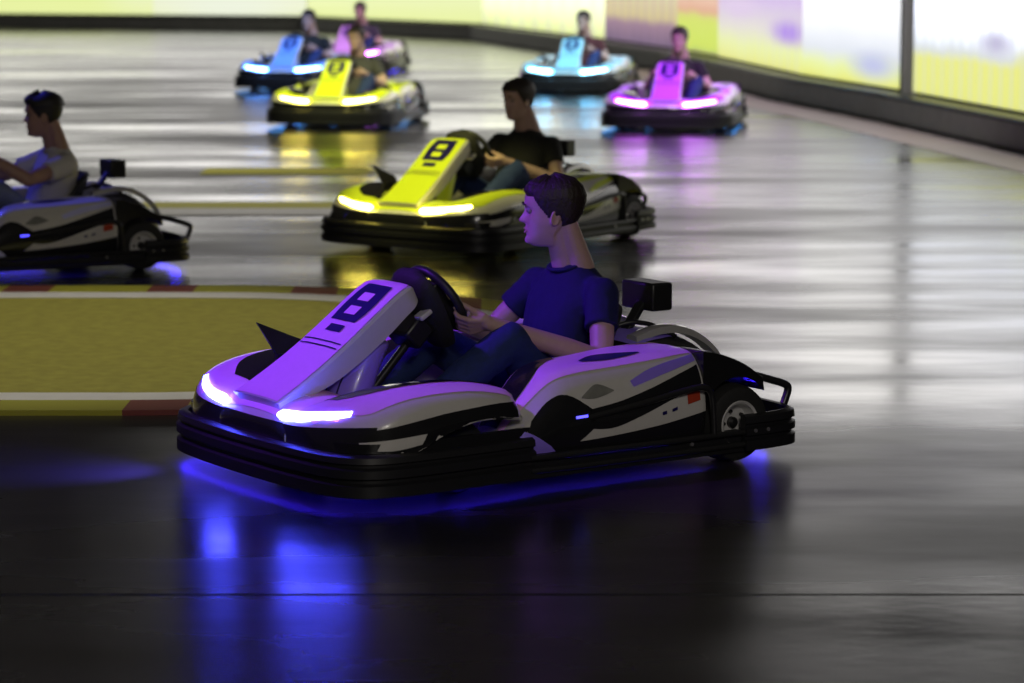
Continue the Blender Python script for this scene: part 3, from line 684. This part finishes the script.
    cm = part('dash_cowl', loft(cw, 4, 2), 'rubber', smooth=50)
    for s in both:
        mb = MB(); c = wc - nr*.06 + up*.02; mb.box(c + Vector((.055, .085*s, -.02)), (.02, .05, .055), q); part('button_pod', mb, 'shell', cm, bevel=.006)
    # pedals
    for s in both:
        mb = MB(); mb.tube(cr([(.90, .14*s, .09), (.86, .15*s, .18), (.85, .17*s, .26)], 4), .009); mb.box((.845, .165*s, .25), (.012, .09, .07)); part('pedal', mb, 'alu', bevel=.003)
    # under-kart light strip
    strip = [(*p, .056) for p in cr(fpath, 5)]
    mb = MB(); mb.tube(strip, .006, 8); part('light_strip', mb, 'ug_blue')
    for s in both:
        mb = MB(); mb.tube([(.36, .652*s, .060), (-.42, .652*s, .060)], .006, 8); part('light_strip', mb, 'ug_blue')
    mb = MB(); mb.tube(cr([(-.895, -.45, .056), (-.905, 0, .056), (-.895, .45, .056)], 5), .006, 8); part('light_strip', mb, 'ug_blue')
    return root
def npm_mesh(o): return o.data

proto = kart_prototype()
def kids(o): return [c for c in bpy.data.objects if c.parent == o]
TREE = {}
for o in bpy.data.objects:
    if o.parent: TREE.setdefault(o.parent.name, []).append(o)
def copy_tree(o, parent, swap):
    c = o.copy(); COL.objects.link(c); c.parent = parent
    for i, sl in enumerate(c.material_slots):
        if sl.material and sl.material.name in swap:
            new = swap[sl.material.name]; sl.link = 'OBJECT'; sl.material = new
    for ch in TREE.get(o.name, []): copy_tree(ch, c, swap)
    return c
def place_kart(key, root):
    x, y, th = KART[key]; root.location = (x, y, 0); root.rotation_euler = (0, 0, th + PI)
GK = 'go-karts on the track'
def kart(key, label, top, hl, ug):
    r = proto if key == 'main' else copy_tree(proto, None, {M['top_purple'].name: M[top], M['hl_blue'].name: M[hl], M['ug_blue'].name: M[ug], M['screen'].name: M['screen_dim'], M['violet'].name: M[top]})
    place_kart(key, r); tag(r, label, 'go-kart', GK); return r
_keys = [
    ('blue', 'white go-kart with blue-lit top at the left edge, carrying a driver in pale grey', 'top_blue', 'hl_blue', 'ug_blue'),
    ('mid', 'lime yellow go-kart close behind the purple kart, carrying a driver in black', 'top_yellow', 'hl_yellow', 'ug_yellow'),
    ('far_yellow', 'distant lime yellow go-kart in front of a blue kart', 'top_yellow', 'hl_yellow', 'ug_cyan'),
    ('far_purple', 'distant violet go-kart nearest the right-hand barrier', 'top_violet', 'hl_pink', 'ug_cyan'),
    ('far_cyan', 'distant pale cyan go-kart just behind the violet one', 'top_cyan', 'hl_cyan', 'ug_cyan'),
    ('far_blue', 'distant sky blue go-kart behind the far lime yellow one', 'top_azure', 'hl_azure', 'ug_cyan'),
    ('far_pink', 'farthest go-kart, pink with pink headlights, under the long back barrier', 'top_pink', 'hl_pink', 'ug_blue'),
]
for k in _keys: kart(*k)
kart('main', 'large purple-lit white go-kart in the middle with blue-white headlights', None, None, None)

# ------------------------------------------------------------------ people
def remeshed(mb, voxel, smooth_it, name):
    me = bpy.data.meshes.new('tmp'); me.from_pydata(mb.v, [], mb.f)
    o = bpy.data.objects.new('tmp', me); COL.objects.link(o)
    r = o.modifiers.new('r', 'REMESH'); r.mode = 'VOXEL'; r.voxel_size = voxel; r.use_smooth_shade = True
    if smooth_it:
        s = o.modifiers.new('s', 'SMOOTH'); s.factor = .5; s.iterations = smooth_it
    dg = bpy.context.evaluated_depsgraph_get(); dg.update()
    new = bpy.data.meshes.new_from_object(o.evaluated_get(dg)); new.name = name
    bpy.data.objects.remove(o); bpy.data.meshes.remove(me)
    return new
HEAD = [  # z, front x, back x, half width
    (-.130, .040, .000, .020), (-.124, .066, -.004, .033), (-.112, .083, .014, .040), (-.095, .088, -.002, .050), (-.078, .086, -.022, .057), (-.060, .087, -.046, .062), (-.040, .086, -.078, .068), (-.015, .085, -.094, .071),
    (.010, .083, -.106, .074), (.035, .089, -.112, .077), (.060, .088, -.113, .078), (.085, .078, -.105, .073), (.105, .058, -.086, .060), (.120, .030, -.050, .040), (.127, .005, -.022, .018)]
def head_prof(z):
    H = HEAD
    if z <= H[0][0]: return H[0][1:]
    for a, b in zip(H, H[1:]):
        if z <= b[0]:
            t = (z-a[0])/(b[0]-a[0]); return tuple(a[i]*(1-t)+b[i]*t for i in (1, 2, 3))
    return H[-1][1:]
def g_(d, s): return math.exp(-(d/s)**2)
def head_pt(z, a, off=0.):
    f, bk, w = head_prof(z)
    cx = -.012; ca = math.cos(a); sa = math.sin(a)
    rx = (f-cx) if ca > 0 else (cx-bk)
    e = .86
    x = cx + rx*math.copysign(abs(ca)**e, ca); y = w*math.copysign(abs(sa)**e, sa)
    if ca > 0 and off == 0:
        # nose
        nz = 0
        if -.040 < z < .030:
            t = (.028-z)/.056; nz = .031*max(0, min(1, t))**1.15
            if z < -.026: nz *= max(0, (z+.042)/.016)
        x += nz*g_(y, .0105 + .007*max(0, (.0-z)/.03 if z < 0 else 0))
        x += -.013*(g_(y-.031, .014)+g_(y+.031, .014))*g_(z-.010, .013)
        x += .005*(g_(y-.028, .02)+g_(y+.028, .02))*g_(z-.034, .009)
        x += .006*g_(y, .022)*(g_(z+.056, .006) + g_(z+.071, .007)) - .006*g_(y, .02)*g_(z+.0635, .0035) - .004*g_(y, .02)*g_(z+.084, .006)
        x += .008*g_(y, .022)*g_(z+.106, .014)
        x += .004*(g_(y-.045, .02)+g_(y+.045, .02))*g_(z+.018, .02)
    n = Vector((ca/max(rx, .02), sa/max(w, .02), 0)).normalized()
    return Vector((x*1.07, y, z)) + n*off
def head_mb(scale, frame):
    mb = MB(); rows = []; NZ = 72
    for i in range(NZ+1):
        z = -.130 + .257*i/NZ
        rows.append([frame(head_pt(z, 2*PI*k/72)*scale) for k in range(72)])
    mb.rings(rows)
    for s in (1, -1):   # ears
        c = Vector((-.014, .074*s, -.014)); rot = Matrix.Rotation(R(-12), 3, 'Y') @ Matrix.Rotation(R(18*s), 3, 'Z')
        m2 = MB(); m2.ball((0, 0, 0), (.016, .008, .029), 16, 10)
        pts = [Vector((.015*math.cos(q)-.002, .006*s, .028*math.sin(q))) for q in [2*PI*k/20 for k in range(20)]]
        m2.tube(pts, .0055, 8, True)
        mb.add([frame((rot @ Vector(v) + c)*scale) for v in m2.v], m2.f)
    return mb
def hair_mb(scale, frame, style):
    """cap grown from the scalp: thicker on top, hairline at forehead, ears and nape"""
    NZ, NA = 60, 96
    rnd = random.Random(3)
    ph = [rnd.uniform(0, 6.28) for _ in range(8)]
    def mask(z, a):
        c = math.cos(a); d = abs((a+PI) % (2*PI)-PI)   # 0 front .. pi back
        fr = .072 if style != 'quiff' else .076
        if d < R(48): line = fr - .006*(d/R(48))
        elif d < R(66): t = (d-R(48))/R(18); line = (fr-.006)*(1-t) + .022*t
        elif d < R(84): t = (d-R(66))/R(18); line = .022*(1-t) - .022*t
        elif d < R(92): line = -.022
        elif d < R(112): t = (d-R(92))/R(20); line = -.022*(1-t)+.016*math.sin(PI*min(1, t*1.0))+(-.045)*t
        else: t = (d-R(112))/R(68); line = -.045 - .038*t
        return (z-line)
    rows = []
    inner = []
    mb = MB()
    for i in range(NZ+1):
        z = -.085 + .213*i/NZ
        for k in range(NA):
            a = 2*PI*k/NA; mk = mask(z, a); d = abs((a+PI) % (2*PI)-PI)
            up = max(0, min(1, (z-.02)/.08))
            th = (.007 + .004*up)*min(1, max(0, mk/.012))
            if d < R(60) and z > .06: th += (.006 if style != 'quiff' else .014)*min(1, max(0, (z-.06)/.035))*min(1, (R(60)-d)/R(25))*min(1, max(0, mk/.01))
            if d > R(80): th += .012*min(1, (d-R(80))/R(40))*min(1, max(0, mk/.03))
            if style == 'quiff' and z < .05: th *= .55
            th *= 1 + .04*math.sin(11*a + 60*z + ph[0]) + (.12*math.sin(31*a - 85*z + ph[1]) + .10*math.sin(47*a + 140*z + ph[2]))*(1 if d < R(80) else .45)
            p = head_pt(z, a, 1e-9)
            f, bk, w = head_prof(z)
            n = Vector((math.cos(a), math.sin(a), 0)); tz = max(0, (z-.06)/.067)
            n = (n*(1-.75*tz) + Vector((0, 0, 1))*(1.35*tz)).normalized()
            inner.append(p - n*.006); rows.append(p + n*th)
    fs = []
    keep = set()
    for i in range(NZ):
        for k in range(NA):
            z = -.085 + .213*(i+.5)/NZ; a = 2*PI*(k+.5)/NA
            if mask(z, a) > 0: keep.add((i, k))
    off = len(rows)
    for (i, k) in keep:
        q = (i*NA+k, i*NA+(k+1) % NA, (i+1)*NA+(k+1) % NA, (i+1)*NA+k)
        fs.append(q); fs.append(tuple(off+j for j in reversed(q)))
        for (di, dk, e) in ((-1, 0, (q[0], q[1])), (1, 0, (q[2], q[3])), (0, -1, (q[3], q[0])), (0, 1, (q[1], q[2]))):
            ni, nk = i+di, (k+dk) % NA
            if ni < NZ and (ni, nk) not in keep: fs.append((e[1], e[0], off+e[0], off+e[1]))
    top = [NZ*NA+k for k in range(NA)]; fs.append(tuple(top)); fs.append(tuple(off+j for j in reversed(top)))
    mb.add([frame(v*scale) for v in rows+inner], fs)
    return mb
def hand(mb, grip, t, appr, r_rim, palm_side, k=1.0):
    """palm and five fingers closed round a bar: grip point on its axis, t its direction (towards the thumb), appr: wrist-to-bar direction"""
    t = Vector(t).normalized(); a = Vector(appr); a = (a - t*a.dot(t)).normalized(); b = t.cross(a)*palm_side
    grip = Vector(grip); rr = r_rim + .0085*k
    wrist = grip - a*.088*k + b*.022*k
    lens = [1.0, 1.08, 1.02, .86]
    for i in range(4):
        o = t*(1.5-i)*.0205*k
        kn = grip + o - a*.026*k + b*(rr+.012*k)
        mb.capsule(wrist + o*.55, kn, .0165*k, .0120*k, 12)
        angs = [118, 62, 10, -45, -92] ; L = lens[i]
        pts = [kn]
        for q in angs[1:]:
            q = 118 - (118-q)*L
            pts.append(grip + o*1.02 + (a*math.cos(R(q-90+90)) + b*math.sin(R(q)))*rr)
        rad = [.0108*k, .0098*k, .0090*k, .0082*k, .0074*k]
        for p, q, ra, rb in zip(pts, pts[1:], rad, rad[1:]): mb.capsule(p, q, ra, rb, 10)
    th0 = wrist + t*.028*k - b*.004*k + a*.012*k
    th1 = grip + t*.042*k - a*.028*k - b*.006*k
    th2 = grip + t*.050*k - a*.004*k - b*(rr*.75)
    th3 = grip + t*.044*k + a*.018*k - b*(rr*.8)
    mb.capsule(th0, th1, .0145*k, .0115*k, 10); mb.capsule(th1, th2, .0112*k, .0098*k, 10); mb.capsule(th2, th3, .0098*k, .008*k, 10)
    mb.ball(wrist + (grip-wrist)*.45 + b*.004*k + t*.014*k, (.026*k, .026*k, .022*k), 12, 8)
    return wrist

def person(label, key, pose, mats, voxel, style='short'):
    """seated driver; joints are given in kart coordinates"""
    cx, cy, th = KART[key]
    hs = pose.get('hs', 1.04)
    hc = Vector(pose['head']); yaw = pose['yaw']; tilt = pose.get('tilt', 0)
    rotm = Matrix.Rotation(yaw, 3, 'Z') @ Matrix.Rotation(tilt, 3, 'Y')
    frame = lambda v: rotm @ Vector(v) + hc
    mb = head_mb(hs, frame)
    nb = Vector(pose['neck'])
    mb.capsule(frame(Vector((-.030, 0, -.055))*hs), nb + Vector((-.005, 0, -.02)), .052, .062, 20)
    mb.capsule(frame(Vector((-.045, 0, -.03))*hs), nb + Vector((-.025, 0, -.01)), .050, .060, 20)
    for sg_ in (1, -1): mb.capsule(frame(Vector((-.055, .02*sg_, -.02))*hs), nb + Vector((-.03, .05*sg_, -.02)), .040, .05, 16)
    # torso rings
    tor = pose['torso']   # list of (x, z, half depth, half width)
    def torso(grow, i0=0, i1=None, tw=0):
        m = MB(); rings = []
        for (x, z, d, w) in cr(tor[i0:i1], 4):
            rings.append([Vector((x + (d+grow)*math.copysign(abs(math.cos(q))**.85, math.cos(q)), (w+grow)*math.copysign(abs(math.sin(q))**.8, math.sin(q)), z + (d*.25)*math.cos(q)*pose.get('lean', .2))) for q in [2*PI*k/32 for k in range(32)]])
        m.rings(rings); return m
    t0 = torso(-.006); mb.add(t0.v, t0.f)
    shirt = torso(.010); jeans = MB()
    rim = Vector(pose.get('wheel', (.305, 0, .60))); up = Vector((.52, 0, .854)); ry = .138
    for s in (1, -1):
        A = pose['armL' if s > 0 else 'armR']   # shoulder, elbow, angle of the grip on the wheel rim
        sh = Vector(A[0]); el = Vector(A[1]); ga = A[2]
        grip = rim + Vector((0, 1, 0))*ry*math.cos(ga) + up*ry*math.sin(ga)
        tan = (-Vector((0, 1, 0))*math.sin(ga) + up*math.cos(ga))*(1 if math.cos(ga) > 0 else -1)
        wr = hand(mb, grip, tan, (grip-el).normalized(), .0165, s, pose.get('hand', 1.04))
        mid = sh*.5+el*.5
        mb.capsule(sh, mid, .050, .047, 18); mb.capsule(mid, el, .047, .041, 18)
        fm = el*.68+wr*.32
        mb.capsule(el, fm, .041, .043, 18); mb.capsule(fm, wr, .043, .028, 18)
        se = sh*(1-.47) + el*.47
        tn = Vector((tor[-2][0], .12*s, sh.z+.005))
        shirt.capsule(tn, sh, .058, .066, 20); shirt.capsule(sh, sh*.68+el*.32, .066, .063, 20)
        d = (el-sh).normalized()
        shirt.tube([sh*.7+el*.3, se, se+d*.012], [.062, .0645, .0655], 20)
        Lg = pose['legL' if s > 0 else 'legR']; hp, kn, an, toe = [Vector(p) for p in Lg]
        mb.capsule(hp, kn, .076, .054, 18); mb.capsule(kn, an, .052, .036, 18); mb.capsule(an, toe, .036, .03, 14)
        jeans.capsule(hp, hp*.5+kn*.5, .098, .085, 22); jeans.capsule(hp*.5+kn*.5, kn, .085, .070, 22)
        ca = kn*.68+an*.32
        jeans.capsule(kn, ca, .070, .068, 22); jeans.capsule(ca, an + (an-kn).normalized()*.0, .068, .056, 22)
    pel = Vector((tor[0][0], 0, tor[0][1]))
    jeans.ball(pel + Vector((.01, 0, .02)), (.145, .185, .115), 24, 14)
    body = remeshed(mb, voxel, 2, 'person')
    root = obj('person', body, mats['skin'], None, smooth=0)
    body.polygons.foreach_set('use_smooth', [True]*len(body.polygons))
    root.location = (cx, cy, 0); root.rotation_euler = (0, 0, th + PI)
    def cloth(name, m, mt, vx=.0075, it=5):
        me = remeshed(m, vx, it, name); o = obj(name, me, mats[mt], root, smooth=0); me.polygons.foreach_set('use_smooth', [True]*len(me.polygons)); return o
    sh_ = cloth('t_shirt', shirt, 'shirt'); 
    # soft folds in the cloth
    for o_, st in ((sh_, .012),):
        tx = bpy.data.textures.new('folds', 'CLOUDS'); tx.noise_scale = .09
        dm = o_.modifiers.new('folds', 'DISPLACE'); dm.texture = tx; dm.strength = st; dm.mid_level = .45
    jn = cloth('jeans', jeans, 'jeans')
    tx = bpy.data.textures.new('folds', 'CLOUDS'); tx.noise_scale = .07
    dm = jn.modifiers.new('folds', 'DISPLACE'); dm.texture = tx; dm.strength = .014; dm.mid_level = .45
    collar = MB(); ring = []
    for k in range(28):
        q = 2*PI*k/28; ring.append(nb + Vector((.066*math.cos(q)+.004, .074*math.sin(q), -.010 - .016*math.cos(q))))
    collar.tube(ring, .0085, 8, True); obj('collar', collar, mats['shirt'], sh_, smooth=60)
    for s in (1, -1):
        Lg = pose['legL' if s > 0 else 'legR']; an, toe = Vector(Lg[2]), Vector(Lg[3])
        sm = MB(); d = (toe-an).normalized(); n = Vector((0, 1, 0)).cross(d); n = n if n.z > 0 else -n
        n = (n - d*n.dot(d)).normalized()
        rings = []
        for tt, w, h, dz in [(-.06, .030, .038, .0), (-.03, .038, .052, .01), (.02, .040, .056, .012), (.09, .044, .042, -.004), (.16, .046, .032, -.014), (.205, .036, .022, -.02), (.222, .015, .010, -.024)]:
            c = an + d*tt + n*dz
            rings.append([c + Vector((0, 1, 0))*w*math.cos(q) + n*h*math.sin(q) for q in [2*PI*k/20 for k in range(20)]])
        sm.rings(rings); so = obj('shoe', sm, M['shoe'], root, smooth=60)
        s2 = MB(); rr = []
        for tt, w in [(-.066, .03), (-.03, .042), (.05, .044), (.15, .05), (.21, .04), (.232, .016)]:
            c = an + d*tt - n*.034
            rr.append([c + Vector((0, w, 0)) - n*.012, c - Vector((0, w, 0)) - n*.012, c - Vector((0, w, 0)) + n*.010, c + Vector((0, w, 0)) + n*.010])
        s2.rings(rr); obj('sole', s2, M['sole'], so, bevel=.004)
    hm = hair_mb(hs, frame, style); obj('hair', hm, mats['hair'], root, smooth=60)
    for s in (1, -1):
        c = Vector((.0765, .031*s, .011))
        e = MB(); e.ball((0, 0, 0), .0115, 16, 10); e.v = [tuple(frame((Vector(v)+c)*hs)) for v in e.v]; eo = obj('eye', e, M['eye'], root, smooth=60)
        e = MB(); e.ball((0, 0, 0), (.003, .0055, .0055), 12, 8); e.v = [tuple(frame((Vector(v)+c+Vector((.0105, 0, 0)))*hs)) for v in e.v]; obj('iris', e, M['iris'], eo, smooth=60)
        bt = MB(); bt.tube([frame(Vector(p)*hs) for p in [(.1005, .014*s, .0335), (.101, .026*s, .0385), (.093, .044*s, .036)]], [.003*hs, .0042*hs, .0022*hs], 8); obj('eyebrow', bt, mats['hair'], root, smooth=60)
    lp = MB(); lp.tube([frame(Vector(p)*hs) for p in cr([(.0885, -.022, -.064), (.0975, -.01, -.0555), (.099, 0, -.0575), (.0975, .01, -.0555), (.0885, .022, -.064)], 4)], .0032*hs, 8)
    lp.tube([frame(Vector(p)*hs) for p in cr([(.0885, -.021, -.065), (.0965, -.01, -.0715), (.098, 0, -.0725), (.0965, .01, -.0715), (.0885, .021, -.065)], 4)], .0036*hs, 8)
    obj('lips', lp, M['lip'], root, smooth=60)
    tag(root, label, 'person', 'drivers seated in the go-karts')
    return root
TOR = [(-.185, .17, .12, .165), (-.215, .28, .118, .158), (-.245, .38, .115, .160), (-.272, .48, .116, .172), (-.292, .56, .108, .178), (-.305, .625, .088, .160), (-.308, .672, .066, .105), (-.306, .70, .054, .070)]
LEGS = dict(legL=((-.17, .105, .185), (.145, .235, .465), (.53, .175, .20), (.72, .165, .23)), legR=((-.17, -.105, .185), (.20, -.19, .42), (.60, -.16, .19), (.79, -.165, .23)))
main_pose = dict(head=(-.208, -.008, .896), yaw=R(-33), tilt=R(2), neck=(-.285, 0, .705), torso=TOR, hs=.985, **LEGS,
                 armL=((-.295, .205, .60), (-.20, .335, .372), R(-28)), armR=((-.295, -.205, .60), (-.15, -.33, .41), R(200)))
person('driver in a navy t-shirt and jeans, turned aside, in the purple-lit kart', 'main', main_pose,
       dict(skin=M['skin'], shirt=M['navy_shirt'], jeans=M['jeans'], hair=M['hair']), .0045, 'short')
left_pose = dict(main_pose); left_pose.update(head=(-.215, 0, .885), yaw=R(-24), tilt=R(4),
                 armL=((-.29, .205, .605), (-.02, .30, .53), R(30)), armR=((-.29, -.205, .605), (-.02, -.30, .50), R(160)))
person('driver in a pale grey t-shirt with swept-up dark hair at the left edge', 'blue', left_pose,
       dict(skin=M['skin_dark'], shirt=M['white_shirt'], jeans=M['pale_jeans'], hair=M['hair_black']), .006, 'quiff')
mid_pose = dict(main_pose); mid_pose.update(head=(-.20, 0, .89), yaw=R(-6), tilt=R(5))
midp = person('driver in a black t-shirt in the lime yellow kart just behind', 'mid', mid_pose,
       dict(skin=M['skin'], shirt=M['black_shirt'], jeans=M['jeans'], hair=M['hair']), .006, 'short')
TREE.clear()
for o in bpy.data.objects:
    if o.parent: TREE.setdefault(o.parent.name, []).append(o)
for key, sh, label in [('far_yellow', 'grey_shirt', 'driver in charcoal in the distant lime yellow kart'), ('far_purple', 'black_shirt', 'driver in black in the distant violet kart'),
                       ('far_cyan', 'dark_red_shirt', 'driver in dark red in the distant pale cyan kart'), ('far_blue', 'black_shirt', 'driver in black in the distant sky blue kart'), ('far_pink', 'grey_shirt', 'driver in charcoal in the farthest pink kart')]:
    c = copy_tree(midp, None, {M['black_shirt'].name: M[sh]})
    x, y, th = KART[key]; c.location = (x, y, 0); c.rotation_euler = (0, 0, th + PI)
    c['label'] = label
